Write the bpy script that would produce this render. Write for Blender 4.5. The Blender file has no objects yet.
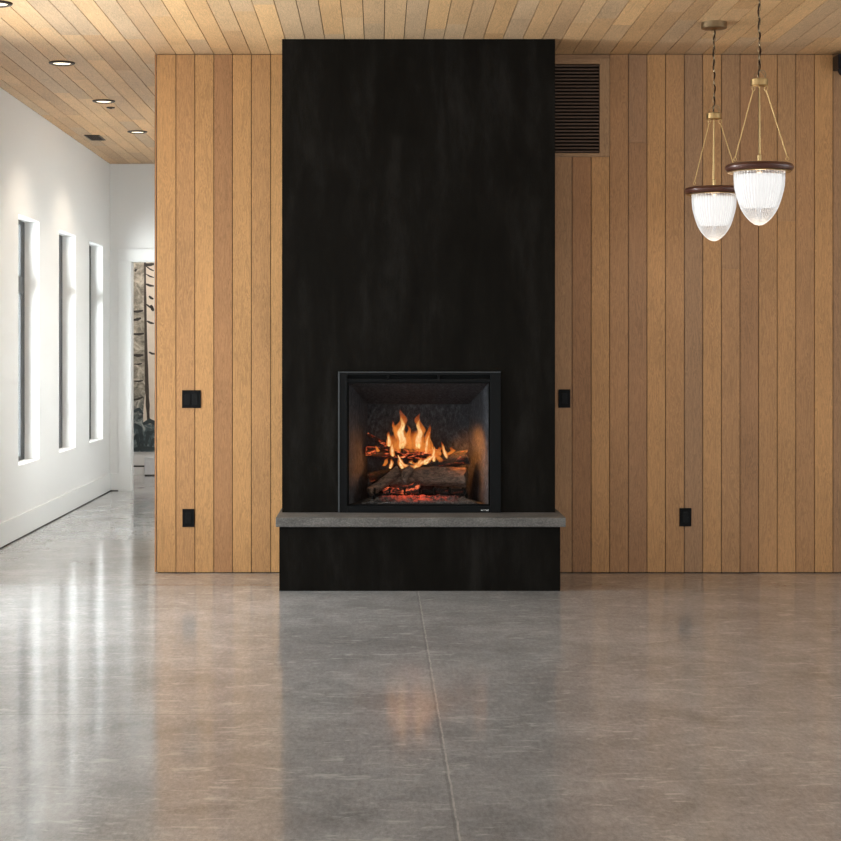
import bpy, bmesh, math, random
from mathutils import Vector, Matrix, noise
random.seed(7)
C = bpy.context.scene.collection
S = bpy.context.scene
F = 1760.0; CAMY = -3.0; VX, VY, EYE = 378.0, 351.0, 1.3875
CEIL = 3.244

def P(x, y, Y):
    D = Y - CAMY
    return Vector(((x - VX) * D / F, Y, EYE + (VY - y) * D / F))

def PF(x, y, Y):
    return P(x, y, Y - .13)

# ------------------------------------------------------------------ helpers
def box(bm, x0, x1, y0, y1, z0, z1, bev=0.0):
    r = bmesh.ops.create_cube(bm, size=1.0)
    vs = r['verts']
    for v in vs:
        v.co = Vector((x0 + (v.co.x + .5) * (x1 - x0), y0 + (v.co.y + .5) * (y1 - y0), z0 + (v.co.z + .5) * (z1 - z0)))
    if bev > 0:
        es = list({e for v in vs for e in v.link_edges})
        bmesh.ops.bevel(bm, geom=es, offset=bev, segments=2, affect='EDGES', profile=.6)

def lathe(bm, prof, seg=48, c=(0, 0, 0), rib=0, amp=0.0, close=False):
    rings = []
    for (r, z) in prof:
        ring = []
        for i in range(seg):
            a = 2 * math.pi * i / seg
            rr = r + (amp * math.cos(rib * a) * min(1, r / .05) if rib else 0)
            ring.append(bm.verts.new((c[0] + rr * math.cos(a), c[1] + rr * math.sin(a), c[2] + z)))
        rings.append(ring)
    n = len(rings)
    for k in range(n if close else n - 1):
        a, b = rings[k], rings[(k + 1) % n]
        for i in range(seg):
            j = (i + 1) % seg
            bm.faces.new((a[i], a[j], b[j], b[i]))
    if not close:
        if prof[0][0] > 1e-6: bm.faces.new(rings[0][::-1])
        if prof[-1][0] > 1e-6: bm.faces.new(rings[-1])

def tube(bm, pts, rad, seg=10, closed=False):
    pts = [Vector(p) for p in pts]
    n = len(pts); rings = []
    up = None
    for k in range(n):
        if closed: d = pts[(k + 1) % n] - pts[k - 1]
        else: d = pts[min(k + 1, n - 1)] - pts[max(k - 1, 0)]
        d.normalize()
        if up is None:
            up = d.orthogonal().normalized()
        up = (up - d * up.dot(d)).normalized()
        s = d.cross(up)
        r = rad(k / (n - 1)) if callable(rad) else rad
        rings.append([bm.verts.new(pts[k] + (up * math.cos(a) + s * math.sin(a)) * r)
                      for a in (2 * math.pi * i / seg for i in range(seg))])
    for k in range(n if closed else n - 1):
        a, b = rings[k], rings[(k + 1) % n]
        for i in range(seg):
            j = (i + 1) % seg
            bm.faces.new((a[i], a[j], b[j], b[i]))
    if not closed:
        bm.faces.new(rings[0][::-1]); bm.faces.new(rings[-1])

def obj(name, bm, mat, parent=None, smooth=False):
    bmesh.ops.recalc_face_normals(bm, faces=bm.faces[:])
    me = bpy.data.meshes.new(name); bm.to_mesh(me); bm.free()
    if isinstance(mat, (list, tuple)):
        for m in mat: me.materials.append(m)
    else: me.materials.append(mat)
    if smooth:
        me.polygons.foreach_set('use_smooth', [True] * len(me.polygons))
        try: me.set_sharp_from_angle(angle=math.radians(35))
        except Exception: pass
    o = bpy.data.objects.new(name, me); C.objects.link(o)
    if parent is not None:
        o.parent = parent
        # geometry is written in world coordinates: undo the parent's place
        par = parent; off = Vector((0, 0, 0))
        while par is not None:
            off += par.location; par = par.parent
        me.transform(Matrix.Translation(-off))
    return o

def tag(o, label, cat, group=None, kind=None):
    o['label'] = label; o['category'] = cat
    if group: o['group'] = group
    if kind: o['kind'] = kind
    return o

def thing(name, label, cat, loc=(0, 0, 0), group=None):
    o = bpy.data.objects.new(name, None); C.objects.link(o)
    o.location = loc; o.empty_display_size = .1
    return tag(o, label, cat, group)

def struct(o):
    o['kind'] = 'structure'; return o

def B():
    return bmesh.new()

# ------------------------------------------------------------------ materials
def newmat(name):
    m = bpy.data.materials.new(name); m.use_nodes = True
    nt = m.node_tree; nt.nodes.clear()
    out = nt.nodes.new('ShaderNodeOutputMaterial')
    return m, nt, out

def N(nt, t, **kw):
    n = nt.nodes.new(t)
    for k, v in kw.items():
        if k in n.inputs: n.inputs[k].default_value = v
        else: setattr(n, k, v)
    return n

def math_(nt, op, a, b=None, c=None):
    n = nt.nodes.new('ShaderNodeMath'); n.operation = op
    for i, v in enumerate((a, b, c)):
        if v is None: continue
        if isinstance(v, (int, float)): n.inputs[i].default_value = v
        else: nt.links.new(v, n.inputs[i])
    return n.outputs[0]

def mixc(nt, fac, a, b, mode='MIX'):
    n = nt.nodes.new('ShaderNodeMix'); n.data_type = 'RGBA'; n.blend_type = mode
    for s, v in ((n.inputs[0], fac), (n.inputs[6], a), (n.inputs[7], b)):
        if isinstance(v, (int, float)): s.default_value = v
        elif isinstance(v, tuple): s.default_value = v if len(v) == 4 else (*v, 1)
        else: nt.links.new(v, s)
    return n.outputs[2]

def ramp(nt, fac, stops):
    n = nt.nodes.new('ShaderNodeValToRGB')
    e = n.color_ramp.elements
    while len(e) < len(stops): e.new(.5)
    for i, (p, c) in enumerate(stops):
        e[i].position = p
        e[i].color = (c, c, c, 1) if isinstance(c, (int, float)) else (*c, 1)
    nt.links.new(fac, n.inputs[0])
    return n.outputs[0]

def noise_(nt, vec, scale, detail=4, rough=.55, sc=(1, 1, 1), dist=0):
    mp = N(nt, 'ShaderNodeMapping'); mp.inputs['Scale'].default_value = sc
    nt.links.new(vec, mp.inputs[0])
    n = N(nt, 'ShaderNodeTexNoise', Scale=scale, Detail=detail, Roughness=rough, Distortion=dist)
    nt.links.new(mp.outputs[0], n.inputs['Vector'])
    return n.outputs['Fac']

def simple(name, col, rough=.5, metal=0, var=.06, nscale=30, bump=.0, coat=0, emit=None, es=0):
    m, nt, out = newmat(name)
    b = N(nt, 'ShaderNodeBsdfPrincipled'); nt.links.new(b.outputs[0], out.inputs[0])
    tc = N(nt, 'ShaderNodeTexCoord')
    f = noise_(nt, tc.outputs['Object'], nscale)
    c = mixc(nt, f, tuple(max(0, x * (1 - var * 2)) for x in col), tuple(min(1, x * (1 + var * 2)) for x in col))
    nt.links.new(c, b.inputs['Base Color'])
    b.inputs['Roughness'].default_value = rough; b.inputs['Metallic'].default_value = metal
    b.inputs['Coat Weight'].default_value = coat
    if max(col) < .03: b.inputs['Specular IOR Level'].default_value = .1
    if bump:
        bp = N(nt, 'ShaderNodeBump', Strength=bump, Distance=.002); nt.links.new(f, bp.inputs['Height'])
        nt.links.new(bp.outputs[0], b.inputs['Normal'])
    if emit:
        b.inputs['Emission Color'].default_value = (*emit, 1); b.inputs['Emission Strength'].default_value = es
    return m

def wood_plank(name, light, dark, grey, fine=1.0):
    m, nt, out = newmat(name)
    b = N(nt, 'ShaderNodeBsdfPrincipled'); nt.links.new(b.outputs[0], out.inputs[0])
    uv = N(nt, 'ShaderNodeUVMap'); uv.uv_map = 'UVMap'
    at = N(nt, 'ShaderNodeAttribute'); at.attribute_name = 'tone'
    sp = N(nt, 'ShaderNodeSeparateColor'); nt.links.new(at.outputs['Color'], sp.inputs[0])
    base = mixc(nt, sp.outputs[0], dark, light)
    base = mixc(nt, sp.outputs[1], base, grey)
    cath = noise_(nt, uv.outputs[0], 3.0, 3, .5, (11, 1.0, 1), 1.2)      # broad figure
    w = math_(nt, 'SINE', math_(nt, 'MULTIPLY', cath, 55.0))
    w = math_(nt, 'MULTIPLY_ADD', w, .5, .5)
    fine_ = noise_(nt, uv.outputs[0], 9.0, 6, .7, (60, 1.6, 1))
    speck = noise_(nt, uv.outputs[0], 60.0, 3, .7, (4, 1.2, 1))
    big = noise_(nt, uv.outputs[0], 1.1, 2, .5, (2, 1, 1))
    g = math_(nt, 'ADD', math_(nt, 'MULTIPLY', w, .22), math_(nt, 'MULTIPLY', fine_, .75))
    g = math_(nt, 'ADD', g, math_(nt, 'MULTIPLY', speck, .5))
    g = math_(nt, 'ADD', g, math_(nt, 'MULTIPLY', big, .45))
    gr = ramp(nt, math_(nt, 'MULTIPLY', g, .6), [(.33, .50), (.53, 1.0), (.73, 1.42)])
    col = mixc(nt, 1.0, base, gr, 'MULTIPLY')
    nt.links.new(col, b.inputs['Base Color'])
    b.inputs['Roughness'].default_value = .5
    b.inputs['Specular IOR Level'].default_value = .35
    bp = N(nt, 'ShaderNodeBump', Strength=.15, Distance=.001); nt.links.new(fine_, bp.inputs['Height'])
    nt.links.new(bp.outputs[0], b.inputs['Normal'])
    return m

M = {}
M['oak'] = wood_plank('oak_planks', (.50, .270, .103), (.25, .108, .046), (.25, .165, .10))
M['oak_ceiling'] = wood_plank('oak_ceiling_planks', (.62, .385, .19), (.38, .21, .098), (.43, .31, .205))
M['groove'] = simple('groove_black', (.012, .008, .005), .9)
M['white'] = simple('painted_white', (.80, .79, .775), .55, var=.006, nscale=60, bump=.04)
M['white_trim'] = simple('white_trim', (.83, .825, .81), .35, var=.005)
M['darkgap'] = simple('dark_gap', (.02, .018, .016), .8)
M['plate'] = simple('black_plate', (.004, .004, .004), .5)
M['rocker'] = simple('black_rocker', (.008, .008, .008), .4)
M['slot'] = simple('slot_black', (.002, .002, .002), .6)
M['winframe'] = simple('window_frame_grey', (.028, .029, .031), .5)
M['bronze'] = simple('dark_bronze', (.045, .030, .022), .45, .6)
M['brass'] = simple('aged_brass', (.52, .36, .17), .32, 1.0, var=.1)
M['brasscanopy'] = simple('antique_brass', (.30, .22, .13), .38, 1.0, var=.12)
M['cordgold'] = simple('gold_cord', (.62, .42, .18), .4, .6)
M['cable'] = simple('brown_cloth_cable', (.022, .010, .006), .7)
M['ringwood'] = simple('red_brown_ring', (.085, .030, .020), .35, .25, var=.2, coat=.4)
M['slatwood'] = simple('slat_wood', (.085, .045, .026), .6, var=.15)
M['frame_black'] = simple('frame_black', (.005, .0052, .0055), .5)
M['edge_grey'] = simple('frame_edge', (.035, .038, .041), .45)
M['cam_black'] = simple('camera_black', (.008, .008, .010), .35)
M['cam_lens'] = simple('camera_lens', (.02, .02, .025), .08)
M['iron'] = simple('cast_iron', (.012, .011, .010), .7, bump=.3)
M['whitebox'] = simple('white_box', (.72, .73, .75), .5)
M['markwhite'] = simple('mark_white', (.75, .75, .75), .4)
M['clay'] = simple('back_wall_paint', (.30, .27, .24), .7)

def steel():
    m, nt, out = newmat('blackened_steel')
    b = N(nt, 'ShaderNodeBsdfPrincipled'); nt.links.new(b.outputs[0], out.inputs[0])
    tc = N(nt, 'ShaderNodeTexCoord')
    a = noise_(nt, tc.outputs['Object'], 1.6, 5, .65, (3.2, 3.2, .7), .4)
    c = noise_(nt, tc.outputs['Object'], 9, 5, .75, (3, 3, .8), .2)
    f = noise_(nt, tc.outputs['Object'], 160, 2, .7)
    h = math_(nt, 'ADD', math_(nt, 'MULTIPLY', a, .75), math_(nt, 'MULTIPLY', c, .35))
    h = math_(nt, 'ADD', h, math_(nt, 'MULTIPLY', f, .28))
    col = ramp(nt, h, [(.52, (.0026, .0018, .0010)), (.70, (.0056, .0046, .0033)), (.88, (.0135, .012, .0102))])
    nt.links.new(col, b.inputs['Base Color'])
    nt.links.new(ramp(nt, h, [(.4, .5), (.8, .66)]), b.inputs['Roughness'])
    b.inputs['Specular IOR Level'].default_value = .06
    bp = N(nt, 'ShaderNodeBump', Strength=.08, Distance=.001); nt.links.new(c, bp.inputs['Height'])
    nt.links.new(bp.outputs[0], b.inputs['Normal'])
    return m
M['steel'] = steel()

def slabmat():
    m, nt, out = newmat('hearth_stone')
    b = N(nt, 'ShaderNodeBsdfPrincipled'); nt.links.new(b.outputs[0], out.inputs[0])
    tc = N(nt, 'ShaderNodeTexCoord')
    a = noise_(nt, tc.outputs['Object'], 90, 5, .75, (1, 1, 1.6))
    c = noise_(nt, tc.outputs['Object'], 7, 4, .6, (1, 1, 3))
    h = math_(nt, 'ADD', math_(nt, 'MULTIPLY', a, .65), math_(nt, 'MULTIPLY', c, .35))
    nt.links.new(ramp(nt, h, [(.32, (.035, .032, .029)), (.5, (.10, .092, .084)), (.70, (.22, .205, .19))]), b.inputs['Base Color'])
    b.inputs['Roughness'].default_value = .55
    bp = N(nt, 'ShaderNodeBump', Strength=.4, Distance=.002); nt.links.new(a, bp.inputs['Height'])
    nt.links.new(bp.outputs[0], b.inputs['Normal'])
    return m
M['stone'] = slabmat()

def floormat():
    m, nt, out = newmat('polished_concrete')
    b = N(nt, 'ShaderNodeBsdfPrincipled'); nt.links.new(b.outputs[0], out.inputs[0])
    tc = N(nt, 'ShaderNodeTexCoord'); O = tc.outputs['Object']
    sx = N(nt, 'ShaderNodeSeparateXYZ'); nt.links.new(O, sx.inputs[0]); X, Y = sx.outputs[0], sx.outputs[1]
    big = noise_(nt, O, .8, 5, .6, (1, 1.3, 1), .5)
    mid = noise_(nt, O, 4.5, 7, .72, (1, .8, 1), .6)
    fin = noise_(nt, O, 60, 5, .85, (1, .35, 1))
    h = math_(nt, 'ADD', math_(nt, 'MULTIPLY', big, .31), math_(nt, 'MULTIPLY', mid, .29))
    h = math_(nt, 'ADD', h, math_(nt, 'MULTIPLY', fin, .44))
    col = ramp(nt, h, [(.40, (.182, .175, .175)), (.52, (.305, .296, .297)), (.63, (.455, .443, .441))])
    hue = noise_(nt, O, 1.7, 3, .5, (1, 1, 1), .8)
    col = mixc(nt, ramp(nt, hue, [(.40, 0.0), (.62, .6)]), col, mixc(nt, 1.0, col, (.95, .985, .985), 'MULTIPLY'))
    # pale scuffs and worn aggregate flecks
    sc = noise_(nt, O, 3.2, 6, .72, (1.0, 2.4, 1), 1.4)
    sc2 = noise_(nt, O, 14, 4, .7, (.8, 2.2, 1), .6)
    s = math_(nt, 'MULTIPLY', ramp(nt, sc, [(.53, 0.0), (.61, 1.0)]), ramp(nt, sc2, [(.46, 0.0), (.58, 1.0)]))
    col = mixc(nt, math_(nt, 'MULTIPLY', s, .7), col, (.56, .545, .53))
    # saw-cut joint running to the hearth, with pale chipped filler
    wob = math_(nt, 'MULTIPLY_ADD', noise_(nt, O, 9, 3, .6, (0, 1, 0)), .012, -.006)
    d = math_(nt, 'ABSOLUTE', math_(nt, 'ADD', math_(nt, 'SUBTRACT', X, .2327), wob))
    j = math_(nt, 'LESS_THAN', d, .0032)
    chips = ramp(nt, noise_(nt, O, 16, 3, .7, (0.2, 1, 0)), [(.36, .25), (.55, 1.0)])
    col = mixc(nt, math_(nt, 'MULTIPLY', j, chips), col, (.50, .47, .44))
    d2 = math_(nt, 'LESS_THAN', math_(nt, 'ABSOLUTE', math_(nt, 'ADD', math_(nt, 'SUBTRACT', X, .2235), wob)), .004)
    col = mixc(nt, math_(nt, 'MULTIPLY', d2, .25), col, (.06, .055, .05))
    # cross joints, dark hairlines, left of the long joint
    left = math_(nt, 'LESS_THAN', X, .2)
    for yy, k in ((7.436, .75), (3.718, .5), (7.88, .3)):
        jj = math_(nt, 'LESS_THAN', math_(nt, 'ABSOLUTE', math_(nt, 'SUBTRACT', Y, yy)), .010 if yy > 7 else .005)
        fade = ramp(nt, math_(nt, 'MULTIPLY_ADD', X, -.33, .1), [(.15, .25), (.55, 1.0)])
        col = mixc(nt, math_(nt, 'MULTIPLY', math_(nt, 'MULTIPLY', jj, left), math_(nt, 'MULTIPLY', fade, k)), col, (.05, .045, .04))
    nt.links.new(col, b.inputs['Base Color'])
    b.inputs['Roughness'].default_value = .5
    b.inputs['Specular IOR Level'].default_value = .25
    b.inputs['Coat Weight'].default_value = 1.0
    b.inputs['Coat IOR'].default_value = 1.47
    nt.links.new(ramp(nt, mid, [(.35, .085), (.7, .15)]), b.inputs['Coat Roughness'])
    bp = N(nt, 'ShaderNodeBump', Strength=.018, Distance=.004)
    nt.links.new(noise_(nt, O, 5, 3, .5), bp.inputs['Height'])
    nt.links.new(bp.outputs[0], b.inputs['Coat Normal'])
    return m
M['floor'] = floormat()

def glassmat(name, tint=(.96, .98, .97), refl=1.0, rough=0.0):
    m, nt, out = newmat(name)
    t = N(nt, 'ShaderNodeBsdfTransparent'); t.inputs[0].default_value = (*tint, 1)
    g = N(nt, 'ShaderNodeBsdfGlossy'); g.inputs['Roughness'].default_value = rough
    fr = N(nt, 'ShaderNodeFresnel', IOR=1.45)
    mx = N(nt, 'ShaderNodeMixShader')
    ge = N(nt, 'ShaderNodeNewGeometry')
    front = math_(nt, 'SUBTRACT', 1.0, ge.outputs['Backfacing'])
    nt.links.new(math_(nt, 'MULTIPLY', math_(nt, 'MULTIPLY', fr.outputs[0], refl), front), mx.inputs[0])
    nt.links.new(t.outputs[0], mx.inputs[1]); nt.links.new(g.outputs[0], mx.inputs[2])
    nt.links.new(mx.outputs[0], out.inputs[0])
    return m
M['glass'] = glassmat('window_glass')
M['fireglass'] = glassmat('fire_glass', (.88, .89, .90), .3, .05)

def bellglass():
    m, nt, out = newmat('ribbed_glass')
    t = N(nt, 'ShaderNodeBsdfTransparent'); t.inputs[0].default_value = (.94, .94, .95, 1)
    g = N(nt, 'ShaderNodeBsdfGlossy'); g.inputs['Roughness'].default_value = .12
    d = N(nt, 'ShaderNodeBsdfTranslucent'); d.inputs[0].default_value = (.95, .95, .96, 1)
    d2 = N(nt, 'ShaderNodeBsdfDiffuse'); d2.inputs[0].default_value = (.92, .92, .94, 1)
    lw = N(nt, 'ShaderNodeLayerWeight', Blend=.35)
    md = N(nt, 'ShaderNodeMixShader'); md.inputs[0].default_value = .5
    nt.links.new(d.outputs[0], md.inputs[1]); nt.links.new(d2.outputs[0], md.inputs[2])
    m1 = N(nt, 'ShaderNodeMixShader')
    nt.links.new(math_(nt, 'MULTIPLY_ADD', lw.outputs['Facing'], .5, .34), m1.inputs[0])
    nt.links.new(t.outputs[0], m1.inputs[1]); nt.links.new(md.outputs[0], m1.inputs[2])
    m2 = N(nt, 'ShaderNodeMixShader')
    nt.links.new(math_(nt, 'MULTIPLY', lw.outputs['Fresnel'], .6), m2.inputs[0])
    nt.links.new(m1.outputs[0], m2.inputs[1]); nt.links.new(g.outputs[0], m2.inputs[2])
    nt.links.new(m2.outputs[0], out.inputs[0])
    return m
M['bell'] = bellglass()

def emis(name, col, st):
    m, nt, out = newmat(name)
    e = N(nt, 'ShaderNodeEmission'); e.inputs[0].default_value = (*col, 1); e.inputs[1].default_value = st
    tc = N(nt, 'ShaderNodeTexCoord')
    f = noise_(nt, tc.outputs['Object'], 40, 2)
    nt.links.new(math_(nt, 'MULTIPLY_ADD', f, st * .1, st * .95), e.inputs[1])
    nt.links.new(e.outputs[0], out.inputs[0])
    return m
M['bulb'] = emis('bulb_glow', (1.0, .86, .66), 14)
M['diffuser'] = emis('diffuser_glow', (1.0, .97, .93), 1.15)
M['canlight'] = emis('downlight_glow', (1.0, .88, .68), 3.0)

def firebrick():
    m, nt, out = newmat('firebox_lining')
    b = N(nt, 'ShaderNodeBsdfPrincipled'); nt.links.new(b.outputs[0], out.inputs[0])
    tc = N(nt, 'ShaderNodeTexCoord')
    a = noise_(nt, tc.outputs['Object'], 55, 5, .75, (1, 1, .6), .5)
    nt.links.new(ramp(nt, a, [(.34, (.014, .014, .0155)), (.52, (.045, .045, .049)), (.70, (.12, .12, .128))]), b.inputs['Base Color'])
    b.inputs['Roughness'].default_value = .8
    bp = N(nt, 'ShaderNodeBump', Strength=.6, Distance=.004); nt.links.new(a, bp.inputs['Height'])
    nt.links.new(bp.outputs[0], b.inputs['Normal'])
    return m
M['lining'] = firebrick()

def logmat(name, dark, light, hot, thr=.56):
    m, nt, out = newmat(name)
    b = N(nt, 'ShaderNodeBsdfPrincipled'); nt.links.new(b.outputs[0], out.inputs[0])
    tc = N(nt, 'ShaderNodeTexCoord'); G = tc.outputs['Object']
    a = noise_(nt, G, 24, 6, .75, (1, 2.2, 2.6), 1.0)
    nt.links.new(ramp(nt, a, [(.36, dark), (.56, light), (.72, tuple(min(1, c * 1.5) for c in light))]), b.inputs['Base Color'])
    b.inputs['Roughness'].default_value = .9
    c = noise_(nt, G, 15, 4, .7, (.7, 1.6, 2.4), 1.5)
    mask = ramp(nt, c, [(thr, 0.0), (thr + .09, 1.0)])
    ec = ramp(nt, c, [(thr, (.5, .02, .006)), (thr + .14, (1.0, .22, .07)), (thr + .26, (1, .6, .25))])
    nt.links.new(ec, b.inputs['Emission Color'])
    nt.links.new(math_(nt, 'MULTIPLY', mask, hot), b.inputs['Emission Strength'])
    bp = N(nt, 'ShaderNodeBump', Strength=.9, Distance=.006); nt.links.new(a, bp.inputs['Height'])
    nt.links.new(bp.outputs[0], b.inputs['Normal'])
    return m
M['log_brown'] = logmat('bark_brown', (.04, .024, .016), (.21, .125, .085), 0.25, .62)
M['log_char'] = logmat('charred_bark', (.006, .005, .004), (.022, .015, .012), .45, .57)
M['log_hot'] = logmat('glowing_bark', (.010, .006, .005), (.05, .028, .022), 1.3, .49)
M['log_end'] = simple('cut_log_end', (.17, .115, .085), .85, var=.25, nscale=45, bump=.5)

def embermat():
    m, nt, out = newmat('ember_bed')
    b = N(nt, 'ShaderNodeBsdfPrincipled'); nt.links.new(b.outputs[0], out.inputs[0])
    tc = N(nt, 'ShaderNodeTexCoord'); G = tc.outputs['Object']
    a = noise_(nt, G, 70, 5, .8)
    nt.links.new(ramp(nt, a, [(.4, (.03, .026, .024)), (.6, (.13, .12, .11)), (.75, (.28, .26, .24))]), b.inputs['Base Color'])
    b.inputs['Roughness'].default_value = .95
    sx = N(nt, 'ShaderNodeSeparateXYZ'); nt.links.new(G, sx.inputs[0])
    hx = math_(nt, 'SUBTRACT', 1.0, math_(nt, 'MULTIPLY', math_(nt, 'ABSOLUTE', sx.outputs[0]), 4.0))
    hx = math_(nt, 'MAXIMUM', hx, 0)
    hz = ramp(nt, math_(nt, 'MULTIPLY', sx.outputs[2], 10), [(.12, 0.0), (.45, 1.0)])
    c = noise_(nt, G, 28, 4, .7)
    mask = math_(nt, 'MULTIPLY', math_(nt, 'MULTIPLY', ramp(nt, c, [(.44, 0.0), (.6, 1.0)]), hx), hz)
    b.inputs['Emission Color'].default_value = (1, .10, .035, 1)
    nt.links.new(math_(nt, 'MULTIPLY', mask, 1.6), b.inputs['Emission Strength'])
    bp = N(nt, 'ShaderNodeBump', Strength=1, Distance=.006); nt.links.new(a, bp.inputs['Height'])
    nt.links.new(bp.outputs[0], b.inputs['Normal'])
    return m
M['ember'] = embermat()

def flamemat(name, lo, mid, hi, st, dens):
    # burning gas: emission that thins out towards the rim and the tip, through-visible
    m, nt, out = newmat(name)
    tc = N(nt, 'ShaderNodeTexCoord'); G = tc.outputs['Generated']
    sx = N(nt, 'ShaderNodeSeparateXYZ'); nt.links.new(G, sx.inputs[0]); Z = sx.outputs[2]
    nz = noise_(nt, tc.outputs['Object'], 34, 4, .6, (1.3, 1.3, .55), .8)
    geo = N(nt, 'ShaderNodeNewGeometry')
    dt = N(nt, 'ShaderNodeVectorMath'); dt.operation = 'DOT_PRODUCT'
    nt.links.new(geo.outputs['Normal'], dt.inputs[0]); nt.links.new(geo.outputs['Incoming'], dt.inputs[1])
    f = math_(nt, 'POWER', math_(nt, 'ABSOLUTE', dt.outputs['Value']), 1.7)
    fall = ramp(nt, math_(nt, 'ADD', Z, math_(nt, 'MULTIPLY_ADD', nz, .5, -.25)), [(.0, .35), (.14, 1.0), (.6, .8), (1.0, .08)])
    al = math_(nt, 'MULTIPLY', math_(nt, 'MULTIPLY', f, fall), dens)
    al = math_(nt, 'MULTIPLY', al, ramp(nt, nz, [(.30, .25), (.52, 1.0)]))
    col = ramp(nt, math_(nt, 'ADD', Z, math_(nt, 'MULTIPLY_ADD', nz, .4, -.2)), [(.05, lo), (.4, mid), (.95, hi)])
    e = N(nt, 'ShaderNodeEmission', Strength=st); nt.links.new(col, e.inputs[0])
    t = N(nt, 'ShaderNodeBsdfTransparent')
    mx = N(nt, 'ShaderNodeMixShader')
    nt.links.new(al, mx.inputs[0]); nt.links.new(t.outputs[0], mx.inputs[1]); nt.links.new(e.outputs[0], mx.inputs[2])
    nt.links.new(mx.outputs[0], out.inputs[0])
    return m
M['flame_core'] = flamemat('flame_core', (1, .62, .22), (1, .80, .42), (1, .50, .12), 1.9, 1.0)
M['flame_skin'] = flamemat('flame_skin', (1, .25, .04), (1, .30, .05), (.85, .14, .02), 1.1, .70)

def mural():
    m, nt, out = newmat('mural_print')
    b = N(nt, 'ShaderNodeBsdfPrincipled'); nt.links.new(b.outputs[0], out.inputs[0])
    tc = N(nt, 'ShaderNodeTexCoord'); O = tc.outputs['Object']
    sx = N(nt, 'ShaderNodeSeparateXYZ'); nt.links.new(O, sx.inputs[0])
    a = noise_(nt, O, 9, 5, .7, (1, 1, 1), 1.2)
    base = ramp(nt, a, [(.34, (.14, .13, .10)), (.50, (.36, .32, .26)), (.64, (.66, .60, .50))])
    low = ramp(nt, a, [(.38, (.02, .03, .035)), (.52, (.10, .14, .15)), (.7, (.45, .48, .46))])
    z = ramp(nt, math_(nt, 'ADD', math_(nt, 'MULTIPLY', sx.outputs[2], .5), math_(nt, 'MULTIPLY_ADD', a, .16, -.08)), [(.16, 0.0), (.36, 1.0)])
    nt.links.new(mixc(nt, z, low, base), b.inputs['Base Color'])
    b.inputs['Roughness'].default_value = .5
    return m
M['mural'] = mural()
M['ink_dark'] = simple('ink_dark', (.035, .028, .022), .6, var=.3)
M['ink_brown'] = simple('ink_brown', (.055, .04, .03), .6, var=.3)
M['ink_teal'] = simple('ink_teal', (.035, .05, .055), .6, var=.3)
M['ink_pale'] = simple('ink_pale', (.62, .57, .49), .6, var=.12, nscale=12)
M['ink_cream'] = simple('ink_cream', (.78, .68, .57), .6, var=.06, nscale=12)

# ------------------------------------------------------------------ plank builder
class Planks:
    """boards with real gaps, one mesh; tone + grain coordinates per board"""
    def __init__(s):
        s.bm = bmesh.new(); s.uv = s.bm.loops.layers.uv.new('UVMap'); s.col = s.bm.loops.layers.float_color.new('tone')
    def board(s, x0, x1, y0, y1, z0, z1, axis, tone, grey, bev=.0015):
        nb = len(s.bm.faces)
        box(s.bm, x0, x1, y0, y1, z0, z1, 0)
        s.bm.faces.ensure_lookup_table(); new = s.bm.faces[nb:]
        ou, ov = random.uniform(0, 40), random.uniform(0, 90)
        for f in new:
            for l in f.loops:
                c = l.vert.co
                if axis == 'z': u, v = c.x + c.y, c.z
                elif axis == 'y': u, v = c.x + c.z, c.y
                else: u, v = c.z + c.y, c.x
                l[s.uv].uv = (u + ou, v + ov); l[s.col] = (tone, grey, 0, 1)
    def build(s, name, mat, parent=None):
        return obj(name, s.bm, mat, parent)

# plank seams: shared by the wall and the ceiling
sl = [156.2, 175.9, 194.8, 213.8, 232.4, 251.3, 270.7, 289.6]
sr = [553.4, 572.1, 591.2, 609.7, 628.3, 647.0, 665.5, 684.3, 702.8, 721.4, 740, 758.6, 777.2, 795.8, 814.4, 833.0]
SL = [(x - VX) / 160 for x in sl]; SR = [(x - VX) / 160 for x in sr]
XL, XR, YB, YF, YE = -2.66, 5.5, -7.5, 14.46, 16.73
mid = []
n = 14
for i in range(1, n): mid.append(SL[-1] + (SR[0] - SL[-1]) * i / n)
x = SL[0]; pre = []
while x > XL: x -= .119; pre.append(max(x, XL))
x = SR[-1]; post = []
while x < XR: x += .1166; post.append(min(x, XR))
SEAMS = sorted(pre) + SL + mid + SR + post
G = .0022

# ------------------------------------------------------------------ ceiling
cp = Planks()
for i in range(len(SEAMS) - 1):
    a, b = SEAMS[i], SEAMS[i + 1]
    if b - a < .01: continue
    y = YB - random.uniform(0, 2)
    while y < YF:
        L = random.choice([.9, 1.3, 1.8, 2.3, 2.9])
        y1 = min(y + L, YF)
        y0 = max(y, YB)
        if y1 > y0 + .02:
            cp.board(a + G, b - G, y0 + .0006, y1 - .0006, CEIL, CEIL + .018, 'y', random.choice([.3, .5, .6, .75, .9]), random.choice([0, .15, .35, .6]))
        y = y1
# short ceiling behind the doorway
for i in range(34):
    a = -4.2 + i * .119
    cp.board(a + G, a + .119 - G, YF + .12, YE, CEIL, CEIL + .018, 'y', random.uniform(.3, .9), .2)
ceil = cp.build('ceiling', [M['oak_ceiling'], M['groove']]); struct(ceil)
bm = B(); box(bm, -4.4, XR + .3, YB - .3, YE + .25, CEIL + .016, CEIL + .2)
struct(obj('trim_1', bm, M['groove'], None))

# ------------------------------------------------------------------ floor
bm = B(); box(bm, -4.4, XR + .3, YB - .3, YE + .25, -.15, 0)
struct(obj('floor', bm, M['floor']))

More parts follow.
